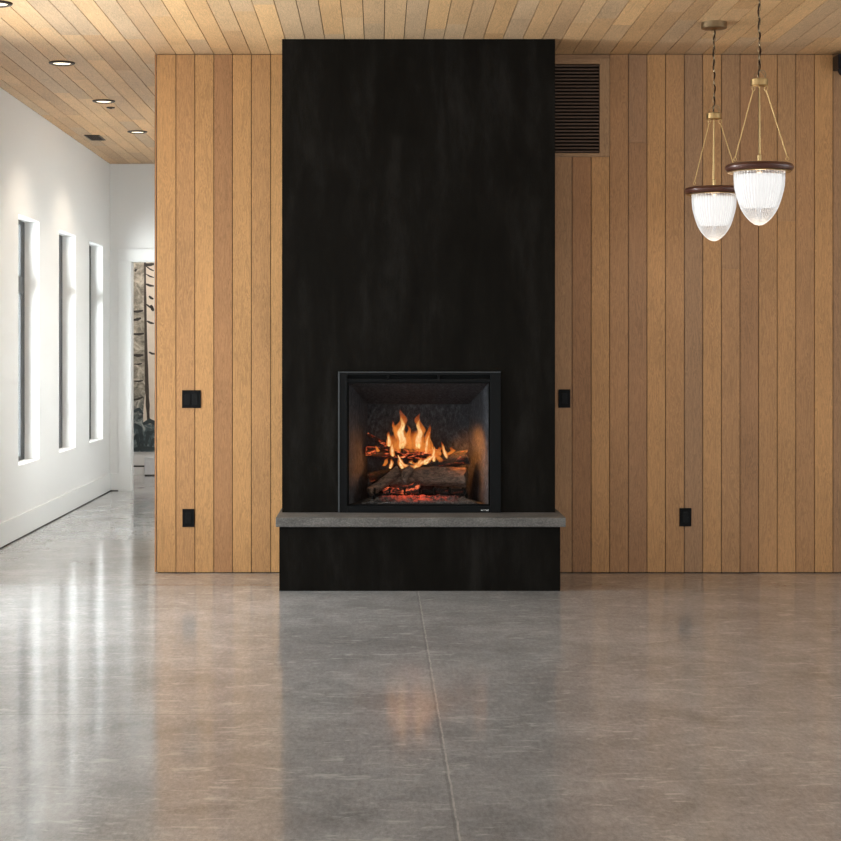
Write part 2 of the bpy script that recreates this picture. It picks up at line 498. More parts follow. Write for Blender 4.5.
# ------------------------------------------------------------------ wood feature walls
toneL = [(.66, 0), (.52, .05), (.70, .0), (.26, .08), (.72, .0), (.58, .05), (.78, 0), (.7, 0)]
wp = Planks()
CX0, CX1, CYF = -.571, 1.054, 7.471
xs = [-1.394 + .012] + SL[1:]
for i in range(len(SL)):
    a = SL[i] if i else -1.384
    b = SL[i + 1] if i + 1 < len(SL) else SL[i] + .119
    a2, b2 = a, min(b, CX0 + .03)
    if b2 - a2 < .02: continue
    t, g = toneL[min(i, 7)]
    wp.board(a2 + G, b2 - G, 8.0, 8.018, .005, CEIL - .004, 'z', t, g)
wp.board(-1.396, -1.386, 7.998, 8.018, .005, CEIL - .004, 'z', .25, 0)    # corner bead
# hall side of the block is painted
bm = B(); box(bm, -1.394, -1.378, 8.02, YF, 0, CEIL)
struct(obj('wall_hall_side', bm, M['white']))
wf = wp.build('wall_front_left', M['oak']); struct(wf)
bm = B(); box(bm, -1.378, CX0 + .12, 8.015, YF + .12, 0, CEIL)
struct(obj('wall_core_left', bm, M['groove'])); 

toneR = [(.36, .35), (.20, .1), (.60, .05), (.34, .15), (.20, .25), (.62, .05), (.50, .15), (.26, .5), (.60, .15), (.44, .25), (.26, .25), (.52, .15), (.60, .1), (.42, .15), (.64, .0), (.28, .35)]
wp = Planks()
VX0, VX1, VZ0, VZ1 = 1.055, 1.385, 2.624, 3.181
for i in range(len(SR) + len(post) - 1):
    allr = SR + post
    a, b = allr[i], allr[i + 1]
    if b - a < .01: continue
    a = max(a, 1.02)
    t, g = toneR[i] if i < len(toneR) else (random.uniform(.2, .7), random.uniform(0, .4))
    top = CEIL - .004
    if b < 1.45: top = VZ0 - .024
    if i in (4, 9, 12) :
        zz = {4: 2.69, 9: 1.9, 12: 2.2}[i]
        wp.board(a + G, b - G, 8.0, 8.018, .005, zz - .0005, 'z', t, g)
        wp.board(a + G, b - G, 8.0, 8.018, zz + .0005, top, 'z', max(0, t - .06), min(1, g + .15))
    else:
        wp.board(a + G, b - G, 8.0, 8.018, .005, top, 'z', t, g)
# filler board above and beside the vent
wp.board(1.02, 1.447, 8.0, 8.018, VZ1 + .034, CEIL - .004, 'x', .25, .4)
wr = wp.build('wall_front_right', M['oak']); struct(wr)
bm = B(); box(bm, 1.0, XR, 8.0185, 8.25, 0, CEIL)
struct(obj('wall_core_right', bm, M['groove']))

# ------------------------------------------------------------------ painted walls
def wall_x(name, x0, x1, ya, yb, opens, mat=M['white']):
    """wall slab between x0,x1 running along Y with rectangular openings (y0,y1,z0,z1)"""
    bm = B(); cur = ya
    for (a, b, z0, z1) in sorted(opens):
        if a > cur: box(bm, x0, x1, cur, a, 0, CEIL)
        if z0 > 0: box(bm, x0, x1, a, b, 0, z0)
        box(bm, x0, x1, a, b, z1, CEIL)
        cur = b
    if cur < yb: box(bm, x0, x1, cur, yb, 0, CEIL)
    bmesh.ops.remove_doubles(bm, verts=bm.verts[:], dist=1e-5)
    return struct(obj(name, bm, mat))
def wall_y(name, y0, y1, xa, xb, opens, mat=M['white']):
    bm = B(); cur = xa
    for (a, b, z0, z1) in sorted(opens):
        if a > cur: box(bm, cur, a, y0, y1, 0, CEIL)
        if z0 > 0: box(bm, a, b, y0, y1, 0, z0)
        box(bm, a, b, y0, y1, z1, CEIL)
        cur = b
    if cur < xb: box(bm, cur, xb, y0, y1, 0, CEIL)
    bmesh.ops.remove_doubles(bm, verts=bm.verts[:], dist=1e-5)
    return struct(obj(name, bm, mat))

WZ0, WZ1 = .538, 2.40
wins = [(10.02, 10.82), (11.67, 12.48), (13.21, 14.01)]
wall_x('wall_left', XL - .24, XL, YB, YF + .12, [(a, b, WZ0, WZ1) for a, b in wins] + [(-2.0, 7.2, .25, 2.75)])
wall_x('wall_right', XR, XR + .24, YB, 8.25, [(-2.5, 6.5, .1, 2.75)])
wall_y('wall_back', YB - .24, YB, XL, XR, [(-2.5, -.8, .05, 2.75), (2.1, 5.2, .05, 2.75)], M['clay'])
DX0, DX1, DZ = -2.455, -1.50, 2.285
wall_y('wall_far', YF, YF + .12, XL, -1.378, [(DX0, DX1, 0, DZ)])
# room behind the doorway
bm = B()
box(bm, -4.4, -4.2, YF + .12, YE + .25, 0, CEIL); box(bm, -.3, -.1, YF + .12, YE + .25, 0, CEIL)
box(bm, -4.4, XL - .24, YF, YF + .12, 0, CEIL)
struct(obj('wall_side_room', bm, M['white']))
bm = B(); box(bm, -4.4, -.1, YE, YE + .25, 0, CEIL)
struct(obj('wall_end', bm, M['white']))

# baseboards
bm = B()
box(bm, XL, XL + .014, 7.4, YF - .0, .009, .175, .002)
struct(obj('baseboard_left', bm, M['white_trim']))
bm = B(); box(bm, XL, DX0 - .12, YF - .014, YF, .009, .175, .002)
struct(obj('baseboard_far', bm, M['white_trim']))
bm = B(); box(bm, XL, XL + .012, 7.4, YF, 0, .0095); box(bm, XL + .012, DX0 - .12, YF - .012, YF, 0, .0095)
struct(obj('trim_2', bm, M['darkgap']))  # dark strip standing in for the shadow gap under the baseboards
bm = B(); box(bm, -4.2, -.3, YE - .014, YE, 0, .088, .002)
struct(obj('baseboard_end', bm, M['white_trim']))
bm = B(); box(bm, -4.2, -.3, YE - .008, YE, .088, .104)
struct(obj('trim_3', bm, M['darkgap']))  # shadow line above the baseboard, put in as a dark strip

# door casing (cased opening, no leaf in view)
dr = bpy.data.objects.new('door_1', None); C.objects.link(dr); dr.location = ((DX0 + DX1) / 2, YF, 0); struct(dr)
bm = B()
box(bm, DX0 - .12, DX0 + .004, YF - .018, YF + .0, 0, DZ + .0, .002)
box(bm, DX1 - .004, DX1 + .10, YF - .018, YF + .0, 0, DZ + .0, .002)
box(bm, DX0 - .12, DX1 + .10, YF - .018, YF + .0, DZ + .0005, DZ + .115, .002)
obj('casing', bm, M['white_trim'], dr)
bm = B()
box(bm, DX0, DX0 + .012, YF + .001, YF + .13, 0, DZ); box(bm, DX1 - .012, DX1, YF + .001, YF + .13, 0, DZ); box(bm, DX0 + .012, DX1 - .012, YF + .001, YF + .13, DZ - .012, DZ)
obj('door_jamb', bm, M['white_trim'], dr)

# windows in the left wall
def window(n, x, sgn, axis, a, b, z0, z1, bars, mull=()):
    """frame + glass, set in an opening; axis 'x' = pane lies in a plane of constant x"""
    w = bpy.data.objects.new('window_%d' % n, None); C.objects.link(w)
    w.location = (x, (a + b) / 2, z0) if axis == 'x' else ((a + b) / 2, x, z0); struct(w)
    bm = B(); fw = .055; fb = .15 if n < 4 else .055
    def bx(p0, p1, za, zb, d0=0, d1=.05):
        lo, hi = sorted((x + sgn * d0, x + sgn * d1))
        if axis == 'x': box(bm, lo, hi, p0, p1, za, zb, .003)
        else: box(bm, p0, p1, lo, hi, za, zb, .003)
    bx(a, a + fw, z0, z1); bx(b - fb, b, z0, z1); bx(a + fw, b - fb, z0, z0 + .035); bx(a + fw, b - fb, z1 - .035, z1)
    for (za, zb) in bars: bx(a + fw, b - fb, za, zb, -.02, .05)
    for m_ in mull: bx(m_ - .03, m_ + .03, z0 + .035, z1 - .035, -.005, .05)
    obj('window_frame', bm, M['winframe'], w)
    bm = B()
    lo, hi = sorted((x + sgn * .022, x + sgn * .028))
    if axis == 'x': box(bm, lo, hi, a + .01, b - .01, z0 + .01, z1 - .01)
    else: box(bm, a + .01, b - .01, lo, hi, z0 + .01, z1 - .01)
    obj('pane', bm, M['glass'], w)
    return w
for i, (a, b) in enumerate(wins):
    window(i + 1, XL - .115, -1, 'x', a, b, WZ0, WZ1, [(1.835, 1.965)])
window(4, XL - .115, -1, 'x', -2.0, 7.2, .25, 2.75, [], (.3, 2.6, 4.9))  # this window and the next three are out of view, added for daylight
window(5, XR + .1, 1, 'x', -2.5, 6.5, .1, 2.75, [], (-.25, 2.0, 4.25))
window(6, YB - .1, -1, 'y', -2.5, -.8, .05, 2.75, [])
window(7, YB - .1, -1, 'y', 2.1, 5.2, .05, 2.75, [], (3.65,))

# ------------------------------------------------------------------ fireplace surround
FX0, FX1, FZ0, FZ1 = -.237, .729, .427, 1.266      # insert outer frame
OX0, OX1, OZ0, OZ1 = -.183, .668, .466, 1.205      # glass opening
sur = thing('fireplace_surround', 'tall black patinated steel fireplace surround rising from the hearth to the ceiling', 'fireplace surround', ((CX0 + CX1) / 2, CYF, .427))
bm = B()
box(bm, CX0, FX0 + .01, CYF, 7.9995, .427, CEIL - .001, .0)
box(bm, FX1 - .01, CX1, CYF, 7.9995, .427, CEIL - .001, .0)
box(bm, FX0 + .01, FX1 - .01, CYF, 7.9995, FZ1 - .01, CEIL - .001, .0)
bmesh.ops.remove_doubles(bm, verts=bm.verts[:], dist=1e-5)
obj('steel_panel', bm, M['steel'], sur)
bm = B(); box(bm, CX0 + .12, 1.0, 8.018, 8.6, 1.3, CEIL); box(bm, CX0 + .12, -.25, 8.018, 8.6, 0, 1.3); box(bm, .75, 1.0, 8.018, 8.6, 0, 1.3); box(bm, -.25, .75, 8.02, 8.6, 0, 1.3)
struct(obj('wall_core_middle', bm, M['groove']))

he = thing('hearth', 'raised black hearth with a rough grey stone slab on top', 'hearth', ((CX0 + CX1) / 2, 7.175, 0))
bm = B(); box(bm, CX0 + .0, 1.054, 7.175, 8.0, 0, .3725, .002)
obj('hearth_base', bm, M['steel'], he)
bm = B(); box(bm, -.590, 1.083, 7.145, 7.999, .3725, .427, .004)
o = obj('hearth_slab', bm, M['stone'], he)

# insert
ins = thing('fireplace_insert', 'black framed glass-fronted fireplace insert burning in the steel surround', 'fireplace', ((FX0 + FX1) / 2, CYF, FZ0))
bm = B(); yf = CYF - .02
e = .0006
box(bm, FX0, OX0, yf, CYF + .03, FZ0 + e, FZ1, .0025)
box(bm, OX1, FX1, yf, CYF + .03, FZ0 + e, FZ1, .0025)
box(bm, OX0, OX1, yf, CYF + .03, FZ0 + e, OZ0, .0025)
box(bm, OX0, OX1, yf, CYF + .03, 1.245, FZ1, .0025)
box(bm, OX0, OX1, yf + .004, CYF + .03, OZ1, 1.221, .002)
obj('outer_frame', bm, M['frame_black'], ins)
bm = B()
box(bm, FX0 + .001, FX0 + .009, yf - .004, yf + .002, FZ0 + .002, FZ1 - .001, .001)
box(bm, FX0 + .009, FX1 - .001, yf - .003, yf + .002, FZ1 - .007, FZ1 - .001, .001)
obj('frame_edge', bm, M['edge_grey'], ins)
bm = B(); box(bm, OX0, OX1, CYF + .012, CYF + .03, 1.221, 1.245)
sl_ = obj('vent_slot', bm, M['slot'], ins)
for cx in (.06, .36):
    bm = B(); box(bm, cx - .006, cx + .006, yf + .002, CYF + .02, 1.2205, 1.2455, .001)
    obj('slot_clip', bm, M['frame_black'], sl_)
bm = B(); t_ = .010
box(bm, OX0, OX0 + t_, yf + .012, CYF + .03, OZ0, OZ1); box(bm, OX1 - t_, OX1, yf + .012, CYF + .03, OZ0, OZ1)
box(bm, OX0 + t_, OX1 - t_, yf + .012, CYF + .03, OZ0, OZ0 + t_); box(bm, OX0 + t_, OX1 - t_, yf + .012, CYF + .03, OZ1 - t_, OZ1)
obj('inner_frame', bm, M['slot'], ins)
bm = B(); box(bm, OX0 + .002, OX1 - .002, CYF + .012, CYF + .016, OZ0 + .002, OZ1 - .002)
obj('glass_front', bm, M['fireglass'], ins)
# tiny pale maker's mark (letter-like strokes)
bm = B(); mx0, mz0 = .612, .4385; h = .0085
def st(x, z, w, hh): box(bm, mx0 + x, mx0 + x + w, yf - .0012, yf + .0004, mz0 + z, mz0 + z + hh)
for k in range(5):
    x_ = k * .0102
    if k == 0: st(x_, 0, .002, h * .7); st(x_ + .002, 0, .005, .002); st(x_ + .002, h * .7 - .002, .005, .002); st(x_ + .0055, .002, .0018, .003)
    if k == 1: st(x_, 0, .002, h * .75); st(x_ + .002, h * .55, .004, .002)
    if k == 2: st(x_ + .0025, 0, .002, h); st(x_, h * .65, .007, .002)
    if k == 3: st(x_, 0, .002, h * .7); st(x_ + .0055, 0, .002, h * .7); st(x_ + .002, h * .7 - .002, .004, .002); st(x_ + .002, 0.0, .004, .0018)
    if k == 4: st(x_, 0, .002, h)
mk = obj('maker_mark', bm, M['markwhite'], ins); mk['label'] = 'tiny pale lettering mark on the lower right of the frame'
# firebox lining (open fronted tapered box with thickness)
def firebox():
    bm = B()
    f = [(OX0, OZ0), (OX1, OZ0), (OX1, OZ1), (OX0, OZ1)]
    k = [(-.065, OZ0 + .012), (.562, OZ0 + .012), (.562, 1.057), (-.065, 1.057)]
    Y0, Y1 = CYF + .03, 7.90
    vi = [bm.verts.new((x, Y0, z)) for x, z in f]; vb = [bm.verts.new((x, Y1, z)) for x, z in k]
    for i in range(4):
        j = (i + 1) % 4; bm.faces.new((vi[i], vi[j], vb[j], vb[i]))
    bm.faces.new(vb)
    vo = [bm.verts.new((x + (.02 if x > .2 else -.02), Y0, z + (.02 if z > .8 else -.02))) for x, z in f]
    vc = [bm.verts.new((x + (.02 if x > .2 else -.02), Y1 + .02, z + (.02 if z > .8 else -.02))) for x, z in k]
    for i in range(4):
        j = (i + 1) % 4; bm.faces.new((vo[i], vc[i], vc[j], vo[j])); bm.faces.new((vi[i], vo[i], vo[j], vi[j]))
    bm.faces.new(vc)
    return bm
obj('firebox_lining', firebox(), M['lining'], ins)

# ember bed
bm = B()
nx, ny = 90, 36
X0, X1, Y0, Y1 = -.10, .60, 7.535, 7.86
grid = []
for j in range(ny + 1):
    row = []
    for i in range(nx + 1):
        u, v = i / nx, j / ny
        x = X0 + (X1 - X0) * u + (v * .045 if u < .5 else -v * .045) * abs(2 * u - 1); y = Y0 + (Y1 - Y0) * v
        e_ = min(u, 1 - u, v, 1 - v)
        hgt = .012 + .03 * min(1, e_ * 5) + .016 * noise.noise(Vector((x * 30, y * 30, 1))) * min(1, e_ * 9) + .012 * noise.noise(Vector((x * 80, y * 80, 5))) * min(1, e_ * 9)
        row.append(bm.verts.new((x, y, OZ0 + .004 + (hgt if e_ > 0 else 0))))
    grid.append(row)
for j in range(ny):
    for i in range(nx): bm.faces.new((grid[j][i], grid[j][i + 1], grid[j + 1][i + 1], grid[j + 1][i]))
r = bmesh.ops.extrude_face_region(bm, geom=bm.faces[:])
for v in [g for g in r['geom'] if isinstance(g, bmesh.types.BMVert)]: v.co.z = OZ0 + .003
eb = thing('ember_bed', '', 'embers', (.25, 7.83, OZ0 + .01))
bpy.data.objects.remove(eb)
o = obj('ember_bed', bm, M['ember'])
o.data.transform(Matrix.Translation((-.25, -7.70, -OZ0))); o.location = (.25, 7.70, OZ0)
tag(o, 'bed of grey ash and glowing red embers under the logs', 'embers', kind='stuff')

# grate
gr = thing('fire_grate', 'black iron grate carrying the burning logs in the firebox', 'grate', (.25, 7.71, OZ0))
bm = B()
for k in range(7):
    x = -.02 + k * .09
    tube(bm, [(x, 7.56, .565), (x, 7.57, .535), (x, 7.60, .53), (x, 7.80, .53), (x, 7.82, .60)], .007, 8)
obj('bar', bm, M['iron'], gr)['kind'] = 'stuff'
bm = B(); tube(bm, [(-.04, 7.62, .522), (.54, 7.62, .522)], .007, 8); tube(bm, [(-.04, 7.79, .522), (.54, 7.79, .522)], .007, 8)
obj('cross_bar', bm, M['iron'], gr)
for (x, y) in ((-.03, 7.62), (.53, 7.62), (-.03, 7.79), (.53, 7.79)):
    bm = B(); tube(bm, [(x, y, .522), (x, y, OZ0 + .014)], .007, 8); obj('leg', bm, M['iron'], gr)

# logs: (x0,y0,Y0) -> (x1,y1,Y1) pixel ends, radius m
def log(p0, p1, r0, r1, mat, label, seed, bend=.01, endcap=True, name='log', flat=1.0):
    p0, p1 = Vector(p0), Vector(p1); c = (p0 + p1) / 2
    bm = B(); n = 22; seg = 28
    d = (p1 - p0).normalized(); up = Vector((0, 0, 1)); s = d.cross(up).normalized(); up = s.cross(d)
    rings = []
    for k in range(n + 1):
        t = k / n; q = p0.lerp(p1, t) + up * bend * math.sin(math.pi * t) * math.sin(seed) + s * bend * math.sin(2.3 * t + seed)
        R = r0 + (r1 - r0) * t
        ring = []
        for i in range(seg):
            a = 2 * math.pi * i / seg
            w = 1 + .22 * noise.noise(Vector((math.cos(a) * 1.2, math.sin(a) * 1.2, t * 3 + seed * 3))) + .14 * noise.noise(Vector((math.cos(a) * 4, math.sin(a) * 4, t * 9 + seed)))
            jag = d * (.012 * noise.noise(Vector((math.cos(a) * 2, math.sin(a) * 2, seed * 7 + k)))) if k in (0, n) else Vector()
            ring.append(bm.verts.new(q + (s * math.cos(a) + up * math.sin(a) * flat) * R * w + jag))
        rings.append(ring)
    for k in range(n):
        for i in range(seg):
            j = (i + 1) % seg; bm.faces.new((rings[k][i], rings[k][j], rings[k + 1][j], rings[k + 1][i]))
    e0 = [v.co.copy() for v in rings[0]]; e1 = [v.co.copy() for v in rings[-1]]
    bm.faces.new(rings[0][::-1]); bm.faces.new(rings[-1])
    me_o = obj(name, bm, mat, None, smooth=True)
    me_o.data.transform(Matrix.Translation(-c)); me_o.location = c
    tag(me_o, label, 'log', 'logs in the fire')
    if endcap:
        for ee, sg in ((e0, -1), (e1, 1)):
            bm = B(); cc = sum(ee, Vector()) / len(ee) + d * sg * .003
            cv = bm.verts.new(cc)
            vs = [bm.verts.new(cc + (v - cc) * .93 + d * sg * .0025) for v in ee]
            v2 = [bm.verts.new(cc + (v - cc) * .93 - d * sg * .006) for v in ee]
            for i in range(len(vs)):
                j = (i + 1) % len(vs); bm.faces.new((cv, vs[i], vs[j])); bm.faces.new((vs[i], v2[i], v2[j], vs[j]))
            obj('cut_end', bm, M['log_end'], me_o)
    return me_o
log(PF(392, 479, 7.86), PF(466, 477, 7.77), .052, .058, M['log_brown'], 'thick brown log at the right of the fire, lowest of the stacked pair', 1.3)
log(PF(408, 472, 7.86), PF(468, 457, 7.80), .036, .044, M['log_char'], 'dark charred log rising to the right on top of the thick brown log', 2.6)
log(PF(366, 451, 7.93), PF(440, 455, 7.96), .028, .034, M['log_hot'], 'glowing log lying highest at the back, under the tall flames', 3.1, endcap=False)
log(PF(370, 492, 7.74), PF(398, 470, 7.80), .030, .028, M['log_brown'], 'short brown log leaning diagonally at the left of the fire', 4.4)
log(PF(384, 492, 7.78), PF(420, 487, 7.76), .030, .034, M['log_hot'], 'short red-glowing log low in front of the fire', 5.2)
log(PF(422, 494, 7.82), PF(464, 494, 7.80), .026, .028, M['log_char'], 'charred black log lying lowest at the right on the grate', 6.7)
log(PF(402, 482, 7.74), PF(412, 466, 7.80), .024, .026, M['log_brown'], 'stubby upright piece of brown log in the middle of the fire', 7.7)
log(PF(368, 434, 7.95), PF(392, 450, 7.95), .008, .012, M['log_hot'], 'thin glowing branch slanting down at the upper left of the fire', 8.9, endcap=False)
log(PF(369, 478, 7.87), PF(398, 471, 7.9), .030, .030, M['log_char'], 'charred log at the left behind the diagonal brown log', 9.4)

# flames
fire = thing('fire', 'yellow and orange flames licking up from the logs', 'fire', (.25, 7.72, .55))
def flame_mesh(x, yb, yt, w, Y, seed, lean=0.0):
    b = PF(x, yb, Y); t = PF(x, yt, Y); H = t.z - b.z; R = w / 2 * (Y - CAMY) / F
    bm = B(); n = 26; seg = 18
    pts = []
    rings = []
    for k in range(n + 1):
        u = k / n
        prof = (math.sin(math.pi * min(1, u * 1.15 + .12) ** .8) ** .8 if u * 1.15 + .12 < 1 else 0)
        prof = max(0.0, (1 - u) ** .75 * (u + .12) ** .35 * 1.45)
        wob = Vector((noise.noise(Vector((u * 3.0, seed, 0))) * .55 * R * (.3 + u * 2) + lean * u * H, noise.noise(Vector((u * 3.0, seed, 9))) * .4 * R, 0))
        q = b + Vector((0, 0, H * u)) + wob
        ring = []
        for i in range(seg):
            a = 2 * math.pi * i / seg
            rr = R * prof * (1 + .35 * noise.noise(Vector((math.cos(a), math.sin(a), u * 4 + seed * 2)))) + .0004
            ring.append(bm.verts.new(q + Vector((math.cos(a) * rr, math.sin(a) * rr * .7, 0))))
        rings.append(ring)
    for k in range(n):
        for i in range(seg):
            j = (i + 1) % seg; bm.faces.new((rings[k][i], rings[k][j], rings[k + 1][j], rings[k + 1][i]))
    bm.faces.new(rings[0][::-1]); bm.faces.new(rings[-1])
    return bm
FL = [ # x, ybase, ytop, width, depth, lean, core?
    (402, 448, 409, 15, 7.90, .00, 1), (418, 448, 413, 13, 7.89, .06, 1), (429.5, 454, 424, 8, 7.90, -.02, 0), (410, 452, 430, 22, 7.92, 0, 0),
    (389.5, 446, 431, 7, 7.9, -.1, 1), (393, 456, 440, 6, 7.86, -.15, 1), (434, 461, 443, 6, 7.80, -.05, 1), (446.5, 458, 441, 5, 7.80, -.25, 1),
    (449, 456, 446, 7, 7.82, .5, 0), (402, 468, 456, 8, 7.80, -.2, 1), (409, 469, 459, 9, 7.80, .3, 1), (417, 467, 457, 9, 7.79, .5, 1),
    (425, 464, 454, 9, 7.79, .5, 1), (384, 466, 457, 5, 7.82, .5, 0), (390, 468, 458, 5, 7.82, .3, 1), (378, 452, 445, 4, 7.86, -.3, 0), (426, 452, 430, 5, 7.88, .12, 1), (410, 446, 424, 6, 7.9, -.1, 0), (398, 440, 420, 5, 7.91, -.3, 0), (441, 462, 452, 7, 7.80, -.4, 0),
    (423, 452, 434, 15, 7.9, .1, 0), (397, 452, 434, 12, 7.91, -.15, 0), (438, 456, 446, 8, 7.84, .1, 0),
]
for i, (x, yb, yt, w, Y, ln, core) in enumerate(FL):
    o = obj('flame', flame_mesh(x, yb, yt, w, Y, i * 1.7 + .3, ln), M['flame_skin'], fire, smooth=True)
    o.visible_shadow = True
    if core:
        obj('flame_core', flame_mesh(x, yb + .5, yb + (yt - yb) * .82, w * .55, Y, i * 1.7 + .3, ln), M['flame_core'], o, smooth=True)

# low ribbon of fire curling along the top of the thick log
for w_, mt, par in ((3.6, 'flame_skin', fire), (1.9, 'flame_core', None)):
    pts = [PF(x, y, 7.78) for x, y in ((398, 455), (400, 460), (404, 465), (409, 467.5), (414, 467), (419, 465), (424, 461.5), (429, 459.5), (433, 456), (434.5, 450), (434, 445))]
    q = []
    for i in range(len(pts) - 1):
        for k in range(4): q.append(pts[i].lerp(pts[i + 1], k / 4) + Vector((0, 0, .006 * noise.noise(Vector((i * 2.1 + k * .5, 3, 3))))))
    bm = B(); tube(bm, q, lambda t: (w_ / 2 * 10.6 / F) * (.35 + 1.0 * math.sin(math.pi * t) ** .7 * (1 + .5 * noise.noise(Vector((t * 14, 1, 1))))), 14)
    ro = obj('flame' if par else 'flame_core', bm, M[mt], par or ribbon, smooth=True)
    ribbon = ro

# ------------------------------------------------------------------ vent grille high on the wall
vg = thing('vent_grille', 'wooden louvred air vent high on the wall right of the black surround', 'vent', (1.22, 8.0, VZ0))
pl = Planks()
pl.board(VX1, 1.447, 7.996, 8.0175, VZ0 - .0225, VZ1 + .033, 'z', .55, .55)
pl.board(1.05, VX1, 7.996, 8.0175, VZ0 - .0225, VZ0, 'x', .5, .6)
pl.board(1.05, VX1, 7.996, 8.0175, VZ1, VZ1 + .033, 'x', .35, .45)
pl.build('grille_frame', M['oak'], vg)
bm = B(); nsl = 26
for k in range(nsl):
    z = VZ0 + (k + .5) * (VZ1 - VZ0) / nsl
    box(bm, 1.05, VX1, 8.0, 8.0175, z - .0045, z + .0045, .001)
obj('slats', bm, M['slatwood'], vg)

# ------------------------------------------------------------------ electrical plates
def plate(name, label, cat, x0, x1, y0, y1, kind):
    a = P(x0, y1, 8.0); b = P(x1, y0, 8.0)
    t = thing(name, label, cat, ((a.x + b.x) / 2, 7.9995, (a.z + b.z) / 2))
    bm = B(); box(bm, a.x, b.x, 7.993, 7.9998, a.z, b.z, .0015)
    obj('cover_plate', bm, M['plate'], t)
    cx, cz = (a.x + b.x) / 2, (a.z + b.z) / 2
    def rocker(cx):
        bm = B(); box(bm, cx - .0165, cx + .0165, 7.989, 7.9935, cz - .033, cz + .033, .0015)
        r_ = obj('rocker', bm, M['rocker'], t)
    if kind == 'double': rocker(cx - .024); rocker(cx + .024)
    elif kind == 'single': rocker(cx)
    else:
        bm = B(); box(bm, cx - .0165, cx + .0165, 7.990, 7.9935, cz - .033, cz + .033, .001)
        f = obj('socket_face', bm, M['rocker'], t)
        for dz in (-.018, .018):
            bm = B(); box(bm, cx - .0075, cx - .005, 7.9892, 7.9902, cz + dz - .004, cz + dz + .006); box(bm, cx + .005, cx + .0075, 7.9892, 7.9902, cz + dz - .004, cz + dz + .006)
            box(bm, cx - .002, cx + .002, 7.9892, 7.9902, cz + dz - .011, cz + dz - .007)
            obj('slots', bm, M['slot'], f)
plate('light_switch', 'black double light switch on the wood wall left of the fireplace', 'light switch', 182.1, 200.9, 390.2, 408, 'double')
plate('power_outlet', 'black power outlet low on the wood wall left of the fireplace', 'outlet', 182.5, 194.3, 508.9, 526.9, 'outlet')
plate('light_switch', 'black single light switch right beside the black surround', 'light switch', 558.4, 570.4, 389.3, 407.7, 'single')
plate('power_outlet', 'black power outlet low on the wood wall right of the fireplace', 'outlet', 679.3, 691.3, 508, 526.3, 'outlet')

# ------------------------------------------------------------------ hall ceiling fittings
names = ['cut off at the upper left corner', 'nearest of the three fully in view', 'middle of the three fully in view', 'farthest down the hall']
for Yl, nm in zip((6.39, 8.33, 10.06, 11.885), names):
    t = thing('recessed_downlight', 'lit round recessed hall ceiling light, ' + nm, 'ceiling light', (-2.035, Yl, CEIL), 'recessed lights over the hall')
    c = (-2.035, Yl, CEIL)
    bm = B(); lathe(bm, [(.060, -.0002), (.060, -.009), (.068, -.012), (.082, -.007), (.085, -.0002)], 48, c, close=True)
    obj('trim_ring', bm, M['bronze'], t, smooth=True)
    bm = B(); lathe(bm, [(.0595, -.0003), (.0595, -.004), (0, -.0055)], 40, c)
    obj('lens', bm, M['canlight'], t, smooth=True)
    ld = bpy.data.lights.new('downlight_lamp', 'SPOT'); ld.energy = 48; ld.color = (1, .84, .66); ld.spot_size = math.radians(120); ld.spot_blend = .7; ld.shadow_soft_size = .05
    lo = bpy.data.objects.new('downlight_lamp', ld); C.objects.link(lo); lo.location = (-2.035, Yl, CEIL - .02)
p = P(110.6, 107.3, 10.41)
t = thing('ceiling_sensor', 'tiny dark sensor disc in the hall ceiling beside the middle recessed light', 'sensor', (p.x, 10.41, CEIL))
bm = B(); lathe(bm, [(.032, -.0003), (.032, -.006), (.028, -.008), (0, -.008)], 32, (p.x, 10.41, CEIL)); obj('cover', bm, M['bronze'], t, smooth=True)
bm = B(); lathe(bm, [(.012, -.008), (.012, -.012), (0, -.014)], 24, (p.x, 10.41, CEIL)); obj('button', bm, M['bronze'], t, smooth=True)
t = thing('ceiling_register', 'small dark rectangular air register in the hall ceiling near the white wall', 'vent', (-2.46, 12.30, CEIL))
bm = B()
box(bm, -2.525, -2.395, 12.12, 12.132, CEIL - .006, CEIL - .0003); box(bm, -2.525, -2.395, 12.468, 12.48, CEIL - .006, CEIL - .0003)
box(bm, -2.525, -2.513, 12.132, 12.468, CEIL - .006, CEIL - .0003); box(bm, -2.407, -2.395, 12.132, 12.468, CEIL - .006, CEIL - .0003)
obj('register_frame', bm, M['bronze'], t)
bm = B()
for k in range(13): box(bm, -2.513, -2.407, 12.138 + k * .0255, 12.148 + k * .0255, CEIL - .005, CEIL - .001)
obj('louvres', bm, M['bronze'], t)
bm = B(); box(bm, -2.513, -2.407, 12.132, 12.468, CEIL - .0009, CEIL - .0003)
obj('backing', bm, M['slot'], t)

